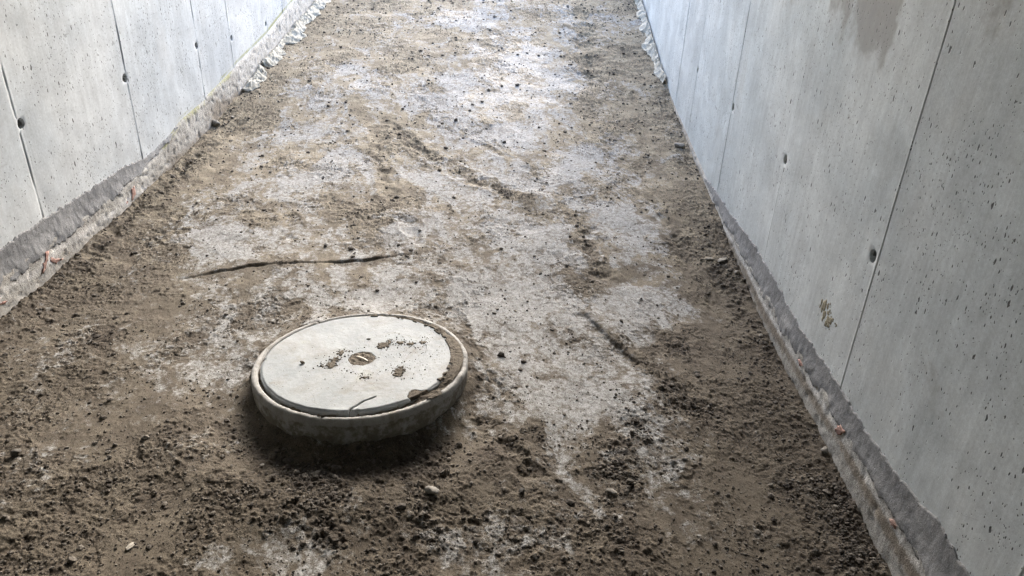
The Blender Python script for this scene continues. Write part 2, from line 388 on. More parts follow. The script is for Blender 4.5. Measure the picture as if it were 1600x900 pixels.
SCUFFS = [([(592,172),(640,222),(690,256),(740,282),(805,306),(860,330)], .075, .75, .50), ([(588,185),(598,250),(620,330)], .06, .5, .15), ([(905,0),(917,60),(925,150),(930,230)], .11, .45, .25),
          ([(895,320),(925,390),(945,450)], .07, .6, .40), ([(330,225),(225,320),(120,430)], .05, .4, .25), ([(400,165),(300,260),(215,345)], .05, .4, .15), ([(272,437),(390,419),(540,411),(657,396)], .035, .45, .25),
          ([(470,375),(540,340),(620,318)], .06, .5, .35), ([(720,440),(726,500),(742,548),(772,597),(830,650)], .022, .5, .15), ([(735,640),(790,700),(840,760)], .05, .5, .3), ([(1040,330),(1080,400),(1110,490)], .06, .5, .25),
          ([(800,300),(765,330),(720,350)], .05, .4, .3), ([(980,560),(1040,600),(1120,680)], .07, .4, .5), ([(480,470),(600,440),(720,430)], .03, .35, .2), ([(870,60),(700,110),(560,110)], .10, .35, .1)]
def floor_fields(x, y):
    n_a = fbm(x, y, .55, 4, 3); n_b = fbm(x, y, .13, 4, 9); n_c = fbm(x, y, .04, 3, 21)
    edge = np.minimum(x-XL, XR-x)
    xw = x + .16*fbm(x, y, .30, 3, 111) + .06*n_b; yw = y + (.22*fbm(x, y, .30, 3, 113) + .08*n_a)*(1+.12*y)
    pb = blobs(xw, yw, PALE); pb = .75*(1-np.exp(-pb/.6))
    xs_ = xw + .35*(y-3)                                             # smears dragged along by wheels
    smear = fbm(xs_*3.2, yw*.8, .35, 5, 131, .62)
    frac = fbm(xw, yw, .45, 7, 133, .66)
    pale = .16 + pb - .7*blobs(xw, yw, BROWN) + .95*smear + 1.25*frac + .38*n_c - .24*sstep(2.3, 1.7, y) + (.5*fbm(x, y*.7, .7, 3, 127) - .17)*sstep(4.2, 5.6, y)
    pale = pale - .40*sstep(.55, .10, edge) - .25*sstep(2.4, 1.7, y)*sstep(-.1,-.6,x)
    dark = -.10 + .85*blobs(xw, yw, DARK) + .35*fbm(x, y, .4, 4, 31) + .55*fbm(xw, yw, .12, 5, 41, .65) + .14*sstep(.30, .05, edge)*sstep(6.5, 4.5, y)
    wet = blobs(xw, yw, WET) + .25*n_a + .5*n_b + .4*smear
    for pix, w, a, b in SCUFFS:
        P = np.array([at_floor(u, v)[:2] for u, v in pix]); lo = P.min(0)-2.6*w; hi = P.max(0)+2.6*w
        k = (x > lo[0]) & (x < hi[0]) & (y > lo[1]) & (y < hi[1])
        if not k.any(): continue
        xk, yk = x[k], y[k]
        D, S, A = near_line(xk, yk, pix)
        t = sstep(0, .12, A)*sstep(1, .85, A)*sstep(-.45, .15, fbm(xk, yk, .14, 4, 171, .6))
        g = t*np.exp(-((D+.8*w*np.abs(fbm(xk, yk, .07, 4, 173, .65)))/w)**2)
        pale[k] -= a*g; dark[k] += b*g
    return pale, dark, wet
def roughness_field(x, y, pale, dark):
    """how torn up the surface is: trodden smooth crust 0, loose dirt 1"""
    q = .50 + 1.3*fbm(x+.1*pale, y*.8, .40, 5, 141, .6) + .5*dark - .25*pale
    return sstep(.15, .85, q)

def floor_height(x, y, pale, dark, fine=True):
    z = floor_z(x, y)
    edge = np.minimum(x-XL, XR-x)
    z = z + .016*fbm(x, y, .9, 3, 51) + .009*fbm(x, y, .28, 3, 61)
    z = z + .022*sstep(.28, .02, edge)*(.6+.8*fbm(x, y, .35, 3, 71))
    plate = np.ones_like(x)
    # ruts, cracks and ridges
    D, S, A = near_line(x, y, [(272,437),(330,428),(390,419),(450,414),(540,411),(580,407),(620,401),(657,396)])
    taper = sstep(0, .06, A)*sstep(1, .94, A)
    S2 = S + .008*fbm(x, y, .07, 2, 81)
    wdt = .0055 + .005*(.5+.5*fbm(x, y, .1, 2, 83))
    S2 = S2 + .004*fbm(x, y, .022, 2, 120); brk = sstep(-.12, .3, fbm(x*1., y*0+7, .16, 3, 118))
    z = z - .0065*taper*(.5+.5*brk)*np.exp(-(S2/wdt)**2) + .009*taper*(.35+.65*brk)*sstep(-.001, .009, S2)*sstep(.16, .02, S2)
    plate = plate*(1-.35*taper*brk*np.exp(-(S2/.008)**2))
    D, S, A = near_line(x, y, [(905,486),(925,506),(945,526),(972,550),(1003,574)])
    taper = sstep(0, .1, A)*sstep(1, .93, A); S2 = S + .006*fbm(x, y, .06, 2, 85)
    S2 = S2 + .006*fbm(x, y, .05, 2, 121); z = z - .013*taper*(.5+.9*np.abs(fbm(x,y,.12,2,123)))*sstep(-.085, .0, S2)*sstep(.016, .004, S2) + .008*taper*sstep(0, .03, S2)*sstep(.1, .03, S2)
    for pix, dep, w in (([(595,178),(640,222),(690,256),(740,282),(805,302)], .013, .045), ([(588,185),(598,250),(615,325)], .010, .045),
                        ([(905,0),(917,60),(925,150)], .018, .09), ([(902,330),(925,390),(945,450)], .014, .05),
                        ([(330,225),(225,320),(120,430)], .016, .028), ([(400,165),(300,260),(215,345)], .014, .03), ([(290,330),(180,430)], .010, .025),
                        ([(1092,425),(1118,492)], .008, .02), ([(1108,420),(1134,485)], .008, .02), ([(720,440),(726,500),(742,548),(772,597),(830,650)], .005, .010),
                        ([(735,640),(790,700),(840,760)], .014, .03), ([(640,170),(720,215),(800,250),(870,300)], .004, .025), ([(1010,300),(1060,380),(1090,450)], .012, .03), ([(560,350),(600,330),(640,350),(655,390)], .010, .035), ([(455,330),(445,380)], .01,.04)):
        D, S, A = near_line(x, y, pix); taper = sstep(0, .15, A)*sstep(1, .85, A)
        S = S + .9*w*fbm(x, y, .10, 4, 87, .6); taper = taper*sstep(-.3, .25, fbm(x, y, .13, 3, 89))
        g = np.exp(-(S/w)**2)
        z = z - dep*taper*g + .5*dep*taper*np.exp(-((np.abs(S)-1.7*w)/(.6*w))**2)
    c = at_floor(840, 313); z = z + .030*np.exp(-(((x-c[0])/.14)**2+((y-c[1])/.12)**2))
    c = at_floor(510, 190)
    # scooped ground in front of the chamber, spoil round it
    r = np.hypot(x-MH[0], y-MH[1]); front = sstep(.15, -.25, y-MH[1])
    z = z - .014*front*np.exp(-((r-.48)/.10)**2) + .014*front*np.exp(-((r-.68)/.09)**2)
    z = z + .018*sstep(-.05,.2,y-MH[1])*np.exp(-((r-.44)/.08)**2) + (.020+.03*fbm(x, y, .16, 3, 151))*np.exp(-((r-.405)/.035)**2)
    if fine:
        loose = sstep(.15, .6, dark); crusty = sstep(.15, .6, pale)*(1-loose)
        # crust broken into plates with low ragged edges facing the camera
        rf = roughness_field(x, y, pale, dark)
        n1 = fbm(x, y*.8, .06, 4, 91, .62) + .55*fbm(x, y*.8, .19, 2, 93)
        p1 = sstep(-.07, .0, n1 + .22 - .22*rf)
        n2 = fbm(x, y, .024, 2, 95)
        p2 = sstep(-.16, -.05, n2 + .26 - .16*rf)
        plate = plate*(p1*.6+.4)*(p2*.5+.5)
        z = z + .0042*p1*(1-.6*loose)*(.3+.7*rf) + .0022*p2*(.25+.75*rf)
        w1, id1 = worley(x+.01*n1, y, .034, 97); w2, id2 = worley(x, y+.006*n1, .014, 99)
        z = z + (.007*loose+.0038*rf)*np.maximum(0, .62-w1)*(id1 > .55)*1.4*(.4+id1) + (.006*loose+.0034*rf+.0005)*np.maximum(0, .6-w2)*(id2 > .4)
        z = z + (.0040*loose+.0030*rf+.0006)*fbm(x, y, .020, 4, 101, .75) + .004*fbm(x, y, .11, 4, 103, .6)*(.3+.7*rf)
    return z, plate

# ------------------------------------------------------------------ ground sheet
def build_ground():
    xs = np.linspace(XL-.03, XR+.03, 1000)
    ys = [-24.]
    while ys[-1] < .85: ys.append(ys[-1] + max(.012, min(2., (1.0-ys[-1])*.12)))
    while ys[-1] < 8.6: ys.append(ys[-1] + min(.014, .0030 + max(0, ys[-1]-1.6)*.0016))
    while ys[-1] < 15.5: ys.append(ys[-1] + min(.3, .02+(ys[-1]-8.6)*.2))
    ys = np.array(ys)
    Y, X = np.meshgrid(ys, xs, indexing='ij')
    X = X.ravel(); Y = Y.ravel()
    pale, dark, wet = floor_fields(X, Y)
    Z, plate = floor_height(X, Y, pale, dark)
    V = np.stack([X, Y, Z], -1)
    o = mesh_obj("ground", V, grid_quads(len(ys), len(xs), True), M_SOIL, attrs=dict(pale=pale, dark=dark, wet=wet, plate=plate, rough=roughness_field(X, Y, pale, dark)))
    return tag(o, "brown muddy dirt floor sloping up between the walls", "ground", kind="structure")
build_ground()

def build_terrain():
    n = 60
    xs = np.linspace(-150, 150, n); ys = 15.2 + np.linspace(0, 1, n)**2*300
    Y, X = np.meshgrid(ys, xs, indexing='ij'); X = X.ravel(); Y = Y.ravel()
    Z = 1.97 + .05*fbm(X, Y, 9, 2, 5)*sstep(15.5, 25, Y)
    z = np.zeros_like(X)
    o = mesh_obj("terrain", np.stack([X,Y,Z],-1), grid_quads(n, n, True), M_SOIL, attrs=dict(pale=z+.3, dark=z, wet=z, plate=z+1, rough=z+.5))
    tag(o, "open ground beyond the head of the ramp", "terrain", kind="structure")
build_terrain()

# ------------------------------------------------------------------ walls
def build_wall(X, n, seams, holes, mat, paint, label):
    """n = +1/-1: direction from the face into the passage"""
    ys = list(np.arange(-24, .6, .3)) + list(np.arange(.6, 9, .0125)) + list(np.arange(9, 16.01, .25))
    zs = list(np.arange(-.35, -.1, .05)) + list(np.arange(-.1, 1.75, .010)) + list(np.arange(1.75, 3.06, .1))
    ys = np.array(ys)
    for s, w in seams:
        ys = ys[np.abs(ys-s) > 2.2*w]
        ys = np.r_[ys, s + w*np.array([-2,-1.2,-.7,-.3,.3,.7,1.2,2])]
    ys = np.unique(np.round(np.sort(ys), 5)); zs = np.array(zs)
    Y, Z = np.meshgrid(ys, zs, indexing='ij')
    A = paint(Y, Z)
    seam = np.zeros_like(Y); off = np.zeros_like(Y)
    edges = sorted([s for s, w in seams]); rr = np.random.default_rng(int(100+X*10))
    tones = rr.uniform(.95, 1.04, len(edges)+1); offs = rr.uniform(-.0014, .0014, len(edges)+1)
    idx = np.searchsorted(edges, Y)
    tone = tones[idx]; off = offs[idx]
    for s, w in seams:
        q = (Y-s-.0022*fbm(Y*0+s, Z, .30, 4, 12))/w; live = (.25 if n > 0 else .6)+(.75 if n > 0 else .4)*sstep(-.3, .3, fbm(Y*0+s*7, Z, .25, 3, 11))
        dp = 1. if n > 0 else .55
        off = off - .0035*dp*live*np.exp(-(q/.55)**2) + .0022*dp*live*np.exp(-((q-1.)/.4)**2)
        seam = np.maximum(seam, live*np.exp(-(q/.75)**2))
    off = off + .0025*fbm(Y, Z, .8, 3, 13) + .0005*fbm(Y*1.8, Z, .06, 2, 15)
    V = np.stack([X+n*off, Y, Z], -1).reshape(-1,3)
    N, Mz = len(ys), len(zs)
    Q = grid_quads(N, Mz, n > 0)
    kill = np.zeros(len(Q), bool)
    extraV = []; extraQ = []; base = len(V); cups = []
    ids = np.arange(N*Mz).reshape(N, Mz); extraA = {k: [] for k in ("tone","seam","stain","rust","algae")}
    for hy, hz, rad in holes:
        m = rad*1.35
        i0 = np.searchsorted(ys, hy-m)-1; i1 = np.searchsorted(ys, hy+m); j0 = np.searchsorted(zs, hz-m)-1; j1 = np.searchsorted(zs, hz+m)
        ci, cj = np.meshgrid(np.arange(i0, i1), np.arange(j0, j1), indexing='ij')
        kill[(ci*(Mz-1)+cj).ravel()] = True
        loop = [ids[i, j0] for i in range(i0, i1)] + [ids[i1, j] for j in range(j0, j1)] + [ids[i, j1] for i in range(i1, i0, -1)] + [ids[i0, j] for j in range(j1, j0, -1)]
        P = V[loop]; ang = np.arctan2(P[:,2]-hz, P[:,1]-hy)
        k = len(loop)
        jit = 1+.05*np.sin(3*ang+hy*9)+.03*np.sin(7*ang+hz*5)
        d0 = float(off[(i0+i1)//2, (j0+j1)//2])
        for s_, dd in ((1.12, 0.), (1.0, -.0012), (1.0, -.0012), (.97, -.02)):
            for a, q in zip(ang, jit):
                extraV.append((X+n*(d0+dd), hy+rad*s_*q*np.cos(a), hz+rad*s_*q*np.sin(a)))
            for kk in extraA: extraA[kk] += [ {"tone":1.,"seam":0.,"stain":0.,"rust":0.,"algae":0.}[kk] ]*k
        b = base + len(extraV) - 4*k
        for t in range(k):
            t2 = (t+1) % k
            rows = [(loop[t], loop[t2], b+t2, b+t), (b+t, b+t2, b+k+t2, b+k+t), (b+2*k+t, b+2*k+t2, b+3*k+t2, b+3*k+t)]
            for r_ in rows: extraQ.append(r_ if n > 0 else r_[::-1])
        cups.append((hy, hz, rad, d0))
    Q = Q[~kill]
    if extraV: V = np.concatenate([V, np.array(extraV)]); Q = np.concatenate([Q, np.array(extraQ)])
    # the body of the wall behind its face
    b = len(V); y0, y1, z0, z1 = ys[0], ys[-1], zs[0], zs[-1]; o = X-n*.35
    V = np.concatenate([V, np.array([(X-n*.004,y0,z0),(X-n*.004,y1,z0),(X-n*.004,y1,z1),(X-n*.004,y0,z1),(o,y0,z0),(o,y1,z0),(o,y1,z1),(o,y0,z1)])])
    Q = np.concatenate([Q, np.array([(b+4,b+5,b+6,b+7),(b+3,b+2,b+6,b+7),(b,b+4,b+7,b+3),(b+1,b+2,b+6,b+5)])])
    at = {}
    for k, arr in (("tone",tone),("seam",seam),("stain",A["stain"]),("rust",A["rust"]),("algae",A["algae"])):
        at[k] = np.concatenate([np.broadcast_to(arr, Y.shape).ravel(), np.array(extraA[k]), np.ones(8)*(1 if k == "tone" else 0)])
    w = mesh_obj("concrete_wall", V, Q, mat, attrs=at)
    tag(w, label, "wall")
    for hy, hz, rad, d0 in cups:          # the cement cup at the bottom of each tie hole
        vs = []; qs = []; ts = []; K = 28
        prof = [(.99, -.012), (.93, -.024), (.80, -.034), (.45, -.037)]
        for rr_, dd in prof:
            for t in range(K):
                a = 2*math.pi*t/K; vs.append((X+n*(d0+dd), hy+rad*rr_*math.cos(a), hz+rad*rr_*math.sin(a)))
        vs.append((X+n*(d0-.036), hy, hz))
        for r_ in range(len(prof)-1):
            for t in range(K):
                t2 = (t+1) % K; qs.append((r_*K+t, r_*K+t2, (r_+1)*K+t2, (r_+1)*K+t))
        for t in range(K): ts.append(((len(prof)-1)*K+t, (len(prof)-1)*K+(t+1) % K, len(prof)*K))
        mesh_obj("tie_hole", vs, qs, M_PIT, w, T=ts)
    return w

def ell(Y, Z, y, z, ry, rz, w=1.): return w*np.exp(-((Y-y)/ry)**2-((Z-z)/rz)**2)

def top_left(y):   # top of the cast plinth on the left, stepping up with the ramp
    return np.interp(y, [-9,3.7,4.1,4.5,4.92,4.925,5.5,5.505,6.3,7.1,8.2,9.5,14,16],[.25,.25,.29,.395,.43,.44,.525,.53,.635,.80,1.02,1.26,2.2,2.2])
def paint_left(Y, Z):
    stain = ell(Y,Z,2.6,1.1,.25,.2,.25) + .10*fbm(Y*3, Z, .5, 3, 3)
    rust = ell(Y,Z,4.45,.85,.22,.35,.55) + ell(Y,Z,5.2,.8,.2,.3,.35) + ell(Y,Z,6.0,.9,.25,.3,.2)
    tl = top_left(Y)
    algae = np.exp(-((Z-tl-.012)/.016)**2)*sstep(3.9, 4.3, Y)*(.55+.5*fbm(Y, Z, .3, 3, 8)) + .2*np.exp(-((Z-tl-.02)/.03)**2)*sstep(5.4,5.8,Y)
    return dict(stain=stain, rust=rust, algae=algae)
def paint_right(Y, Z):
    drip = .20*fbm(Y*3.5, Z*.8, .35, 4, 23)
    stain = 1.0*sstep(1.18, 1.52, Z+drip)*sstep(2.38, 2.48, Y)*sstep(3.06, 2.98, Y) + .95*sstep(1.16, 1.38, Z+.7*drip)*sstep(2.42,2.56,Y)*sstep(2.82,2.60,Y)
    stain = np.maximum(stain, .55*sstep(1.32, 1.52, Z+drip)*sstep(1.84,1.92,Y)*sstep(2.08,2.0,Y))
    stain = np.maximum(stain, .55*sstep(1.22,1.48,Z+drip)*sstep(3.2,3.3,Y)*sstep(3.75,3.6,Y))
    stain = stain + ell(Y,Z,1.72,.60,.10,.08,.42) + ell(Y,Z,1.62,.5,.08,.1,.4) + ell(Y,Z,2.55,1.1,.1,.15,.25) + .10*fbm(Y*3, Z, .4, 3, 5)
    rust = ell(Y,Z,3.25,.9,.12,.35,.45) + ell(Y,Z,4.0,.9,.12,.4,.6) + ell(Y,Z,2.05,.7,.12,.3,.25) + ell(Y,Z,3.6,.7,.2,.3,.3)
    algae = np.zeros_like(Y)
    return dict(stain=stain, rust=rust, algae=algae)

wall_l = build_wall(XL, 1, [(2.05,.007),(3.035,.009),(3.98,.008),(4.92,.007),(5.49,.006),(6.32,.007),(6.76,.005),(7.7,.007)],
    [(3.06,.768,.023),(3.965,.766,.023),(4.915,.772,.022),(5.52,.722,.020),(6.29,.708,.020),(6.83,.695,.018),(6.93,.69,.018)], M_WALL_L, paint_left,
    "pale bluish concrete wall with dark vertical joints and green algae line")
wall_r = build_wall(XR, -1, [(1.18,.004),(2.146,.0045),(3.13,.0045),(4.10,.004),(5.07,.004),(5.635,.004),(6.6,.004),(7.5,.004)],
    [(2.185,.725,.023),(3.14,.736,.022),(4.085,.728,.021),(5.07,.727,.020)], M_WALL_R, paint_right,
    "grey concrete wall peppered with blow holes beside the mud splat")

# ---- plinth at the foot of each wall
def mortar_bot_r(y): return np.interp(y, [.5,1.44,2.0,2.3,2.6,2.93,3.3,3.86,4.34,4.6], [.136,.136,.136,.126,.122,.112,.140,.152,.192,.21])
def mortar_top_r(y): return np.interp(y, [.5,1.34,1.47,1.60,1.69,1.89,2.11,2.30,2.58,2.91,3.29,3.79,4.2,4.36,4.42], [.285,.283,.300,.272,.256,.240,.243,.247,.230,.258,.268,.236,.225,.214,.2])
def build_plinth(wall, X, n, topf, y0, y1, zone):
    ys = np.r_[np.arange(-23.9, y0, .25), np.arange(y0, y1, .008), np.arange(y1, 15.9, .25)]
    K = 30; s = np.linspace(0, 1, K)
    top = topf(ys)
    lo = np.minimum(floor_z(np.full_like(ys, X), ys)-.10, top-.03)
    Y = np.repeat(ys[:,None], K, 1); Z = lo[:,None] + s[None]*(top-lo)[:,None]
    d = .008*sstep(0, .02, top[:,None]-Z) + .002*sstep(.02, .1, top[:,None]-Z)
    rough = fbm(Y, Z, .035, 4, 33, .7)*.0032 + fbm(Y, Z, .2, 2, 37)*.003
    chip = sstep(.15, .5, fbm(Y*.8, Z*1.6, .05, 3, 39))*.006
    d = d*(1) + (rough - chip)*sstep(0, .02, top[:,None]-Z)
    d[:, -1] = -.003; 
    V = np.stack([X+n*d, Y, Z], -1).reshape(-1,3)
    white, grime, algae = zone(Y, Z, top[:,None])
    o = mesh_obj("plinth", V, grid_quads(len(ys), K, n > 0), M_KICK, wall, attrs=dict(white=white, grime=grime, algae=algae))
    o["label"] = "rough stained plinth of weathered concrete"
    return o
def zone_l(Y, Z, top):
    g = floor_z(np.full_like(Y, XL), Y)
    white = .62*sstep(4.2, 3.9, Y)*np.exp(-((Z-.165-.02*fbm(Y,Z,.2,2,3))/.035)**2) + .25*fbm(Y, Z, .12, 3, 7) + .55*sstep(5.45, 5.55, Y)
    grime = .30 + .4*sstep(.09, .0, Z-g)*sstep(3.9,4.3,Y) + .35*fbm(Y, Z, .25, 3, 9) - .5*sstep(5.45,5.55,Y) + .5*ell(Y,Z,5.15,.30,.25,.08)
    algae = sstep(.09, .0, top-Z)*sstep(3.8, 4.3, Y)*sstep(5.6,5.4,Y)*(.6+.6*fbm(Y, Z, .2, 3, 11))
    return white, grime, algae
def top_right(y): return np.interp(y, [-9,3.4,3.9,4.36,4.93,5.57,6.2,7,9,14,16], [.17,.17,.185,.215,.272,.345,.43,.56,.95,2.1,2.1])
def zone_r(Y, Z, top):
    b = mortar_bot_r(Y)
    white = .62*np.exp(-((Z-b+.012)/.022)**2)*sstep(4.6,4.2,Y) + .22*fbm(Y, Z, .10, 3, 7) + .05
    grime = .27 + .5*np.exp(-((Z-b+.045)/.025)**2) + .4*fbm(Y, Z, .22, 3, 9) + .25*sstep(4.3,4.8,Y)
    algae = .5*sstep(4.3, 4.8, Y)*sstep(.08, 0, top-Z)*(.5+.7*fbm(Y,Z,.2,3,11))
    return white, grime, algae
plinth_l = build_plinth(wall_l, XL, 1, top_left, 1.6, 9., zone_l)
plinth_r = build_plinth(wall_r, XR, -1, top_right, .8, 7.5, zone_r)

# ---- dark sealing coat brushed over the joint, ragged at both edges
def build_coat(wall, X, n, y0, y1, topf, botf, plf, ragged_top, ragged_bot, seed):
    ys = np.arange(y0, y1, .004); K = 22; s = np.linspace(0, 1, K)
    rt = ragged_top*(fbm(ys, ys*0, .10, 3, seed) + .8*fbm(ys, ys*0+3, .03, 3, seed+1, .7) + .5*np.sign(perlin(ys/.05, ys*0+5, seed+2))*np.abs(perlin(ys/.05, ys*0+5, seed+2)))
    rb = ragged_bot*(fbm(ys, ys*0+9, .14, 3, seed+3) + .9*fbm(ys, ys*0+7, .035, 3, seed+4, .7))
    t = topf(ys)+rt; b = botf(ys)+rb; b = np.minimum(b, t-.006)
    Y = np.repeat(ys[:,None], K, 1); Z = b[:,None]+s[None]*(t-b)[:,None]
    pl = plf(ys)[:,None]
    d = .0035 + .008*sstep(.04, -.02, Z-pl)*(.7+1.2*fbm(Y, Z, .12, 3, seed+9)) + .0018*fbm(Y, Z, .05, 4, seed+10, .65) + .0010*fbm(Y, Z, .03, 3, seed+6) + .0012*fbm(Y, Z, .1, 2, seed+8)
    d[:, 0] = -.004; d[:, -1] -= .006; d[:, 1] -= .001
    Z[:, 0] = Z[:, 1]-.0015; Z[:, -1] = Z[:, -2]+.001
    V = np.stack([X+n*d, Y, Z], -1).reshape(-1,3)
    o = mesh_obj("sealing_coat", V, grid_quads(len(ys), K, n > 0), M_MORTAR, wall)
    o["label"] = "dark grey brushed sealing coat with ragged edge"
build_coat(wall_r, XR, -1, .3, 4.42, mortar_top_r, mortar_bot_r, top_right, .014, .022, 201)
build_coat(wall_l, XL, 1, 1.2, 4.45, lambda y: np.interp(y, [1,2.7,2.9,3.80,3.92,4.02,4.3,4.45], [.345,.345,.352,.343,.325,.315,.345,.37]),
           lambda y: np.interp(y, [1,2.65,2.83,3.07,3.34,3.5,3.7,3.9,4.05,4.3,4.45], [.185,.185,.178,.185,.198,.215,.235,.250,.280,.325,.368]), top_left, .014, .024, 301)

# ---- red survey paint on the plinths
def patch(name, X, n, d, pix, mat, parent, thick=.0016, seed=0, sub=3):
    """a thin chip of paint or mud whose outline is traced on the wall face"""
    P = np.array([at_wall(u, v, X+n*d)[1:] for u, v in pix]); out = []
    rr = np.random.default_rng(seed)
    for i in range(len(P)):
        a, b = P[i], P[(i+1) % len(P)]
        for k in range(sub):
            out.append(a+(b-a)*k/sub + rr.normal(size=2)*np.hypot(*(b-a))*.07)
    out = np.array(out); c = out.mean(0); K = len(out)
    vs = [(X+n*(d-.006), *p) for p in out] + [(X+n*(d+thick*.6), *p) for p in out] + [(X+n*(d+thick), *(c+(p-c)*.8)) for p in out] + [(X+n*(d+thick), *c)]
    qs = []; ts = []
    for i in range(K):
        j = (i+1) % K
        qs += [(i, j, K+j, K+i), (K+i, K+j, 2*K+j, 2*K+i)]; ts.append((2*K+i, 2*K+j, 3*K))
    return mesh_obj(name, vs, qs, mat, parent, T=ts)
for k, pix in enumerate([[(1304,672),(1313,663),(1320,676),(1309,679)], [(1390,811),(1396,812),(1402,823),(1392,821)], [(1247,561),(1251,565),(1253,572),(1249,571)]]):
    patch("paint_mark", XR, -1, .0105, pix, M_RED, plinth_r, .002, k, 5)
for k, pix in enumerate([[(71,394),(77,392),(73,412),(68,427),(66,426)], [(80,404),(98,404),(88,411),(78,407)], [(206,296),(210,291),(212,303),(206,313)], [(0,473),(12,470),(4,476),(0,477)], [(197,318),(200,314),(199,318)]]):
    patch("paint_mark", XL, 1, .0105, pix, M_RED, plinth_l, .002, 10+k, 5)
# ---- mud splat flung on the right wall: a rosette of drops
splat = empty("mud_splat", at_wall(1292, 490, XR)); splat.parent = wall_r
splat["label"] = "greenish brown dried mud splash"
def mud_drops():
    rr = np.random.default_rng(91); vs = []; ts = []; K = 18
    def drop(y, z, ry, rz, tilt):
        b = len(vs); j = rr.normal(size=6)*.16
        for ring, (q, t) in enumerate(((1., -.0015), (.93, .0005), (.6, .0011))):
            for k in range(K):
                a = 2*math.pi*k/K; w = q*(1+j[0]*math.sin(2*a+j[1]*9)+j[2]*math.sin(3*a+j[3]*9)+j[4]*.6*math.sin(5*a+j[5]*9))
                dy, dz = ry*w*math.cos(a), rz*w*math.sin(a)
                vs.append((-t, y+dy*math.cos(tilt)-dz*math.sin(tilt), z+dy*math.sin(tilt)+dz*math.cos(tilt)))
        vs.append((-.0011, y, z))
        for ring in range(2):
            for k in range(K):
                k2 = (k+1) % K; a, c = b+ring*K+k, b+ring*K+k2
                ts.append((a, c, c+K)); ts.append((a, c+K, a+K))
        for k in range(K): ts.append((b+2*K+k, b+2*K+(k+1) % K, b+3*K))
    for (y, z, ry, rz, t) in [(.018,.014,.009,.022,.2),(.009,-.012,.007,.016,.3),(-.010,-.014,.008,.015,-.3),(-.020,-.006,.008,.012,-.6),(.004,.022,.005,.010,0),(-.006,-.030,.004,.012,-.1),(.024,-.004,.005,.014,.1),(-.016,-.026,.006,.010,-.4),
                              (.032,.012,.003,.012,0),(.034,-.006,.002,.008,.1),(-.004,.006,.006,.007,0),(.012,-.032,.004,.008,.2),(-.028,.006,.004,.007,-.8)]:
        drop(y*2.0, z*1.15, ry*1.9, rz*1.15, t)
    for _ in range(26):
        a = rr.uniform(0, 6.28); q = rr.uniform(.02, .05); s_ = rr.uniform(.0010, .0032)
        drop(1.9*q*math.cos(a), q*math.sin(a), s_*1.5, s_*rr.uniform(1, 2.6), 0)
    mesh_obj("mud_drops", vs, None, M_SPLAT, splat, T=ts)
mud_drops()

# ------------------------------------------------------------------ underpass deck overhead (out of frame, shades the near floor)
ROOF_END = 4.9
def build_roof():
    bm = bmesh.new()
    x0, x1, y0, y1, z0, z1 = XL-.3, XR+.3, -24, ROOF_END, 2.62, 3.0
    bmesh.ops.create_cube(bm, size=1, matrix=Matrix.Translation(((x0+x1)/2, (y0+y1)/2, (z0+z1)/2+.07)) @ Matrix.Diagonal((x1-x0, y1-y0, z1-z0, 1)))
    bmesh.ops.bevel(bm, geom=bm.edges[:], offset=.03, segments=2, affect='EDGES')
    me = bpy.data.meshes.new("ceiling"); bm.to_mesh(me); bm.free(); me.materials.append(M_ROOF)
    o = bpy.data.objects.new("ceiling", me); COL.objects.link(o)
    tag(o, "concrete deck spanning the two walls overhead", "ceiling", kind="structure")
build_roof()

# ------------------------------------------------------------------ manhole
def on_disc(dx, dy, dz): return np.stack([dx, dy, dz + dx*TILT[0] + dy*TILT[1]], -1)
manhole = empty("manhole", (MH[0], MH[1], .02))
tag(manhole, "round pale concrete manhole standing proud of the mud", "manhole")
OFF = Vector((0, 0, MH[2]-.02))
def add_disc(name, dx, dy, dz, Q, mat, attrs=None, T=None, parent=None):
    o = mesh_obj(name, on_disc(dx, dy, dz), Q, mat, parent or manhole, T=T, attrs=attrs)
    o.location = OFF if parent is None else (0,0,0)
    return o
def build_ring():
    NT = 540; th = np.linspace(0, 2*np.pi, NT, endpoint=False)
    prof = [(.372,-.25),(.386,-.16),(.389,-.10),(.3905,-.06),(.391,-.03),(.391,-.018),(.3895,-.009),(.386,-.003),(.381,-.0002),(.376,.0005),(.371,-.001),(.3675,-.005),(.3655,-.012),(.365,-.024),(.364,-.036),(.350,-.040),(.30,-.042),(.30,-.12)]
    r = np.array([p[0] for p in prof])*MH_K; z = np.array([p[1] for p in prof])
    R, TH = np.meshgrid(r, th, indexing='ij'); Z = np.repeat(z[:,None], NT, 1)
    a = TH*.39
    rough = .0022*fbm(a, Z+R, .05, 3, 3) + .0014*fbm(a, Z+R, .015, 2, 5)
    R0 = R/MH_K; lip = (Z > -.02) & (R0 > .36)
    chip = sstep(.15, .5, fbm(a, R*0, .06, 4, 7, .65))*.008
    east = np.exp(-((np.angle(np.exp(1j*(TH-.05))))/.55)**2)       # lip broken down and buried on this side
    Z = Z + np.where(lip, -chip + .0018*fbm(a, R, .02, 2, 9) - .010*east*(.5+fbm(a,R,.06,2,12)), 0)
    R = R + rough + np.where(lip, -.3*chip, 0)
    dirt = .06 + .50*sstep(-.012, -.03, Z)*(R0 > .375) + .55*sstep(-.02, -.04, Z)*(R0 < .368) + .25*fbm(a, Z, .08, 3, 11) + .55*east*(R < .39)*(Z > -.03) + .3*sstep(-.06, -.16, Z)
    Q = []
    for i in range(len(prof)-1):
        t = np.arange(NT); t2 = (t+1) % NT
        Q.append(np.stack([i*NT+t, i*NT+t2, (i+1)*NT+t2, (i+1)*NT+t], -1))
    add_disc("chamber_ring", (R*np.cos(TH)).ravel(), (R*np.sin(TH)).ravel(), Z.ravel(), np.concatenate(Q), M_RING, dict(dirt=dirt.ravel()))
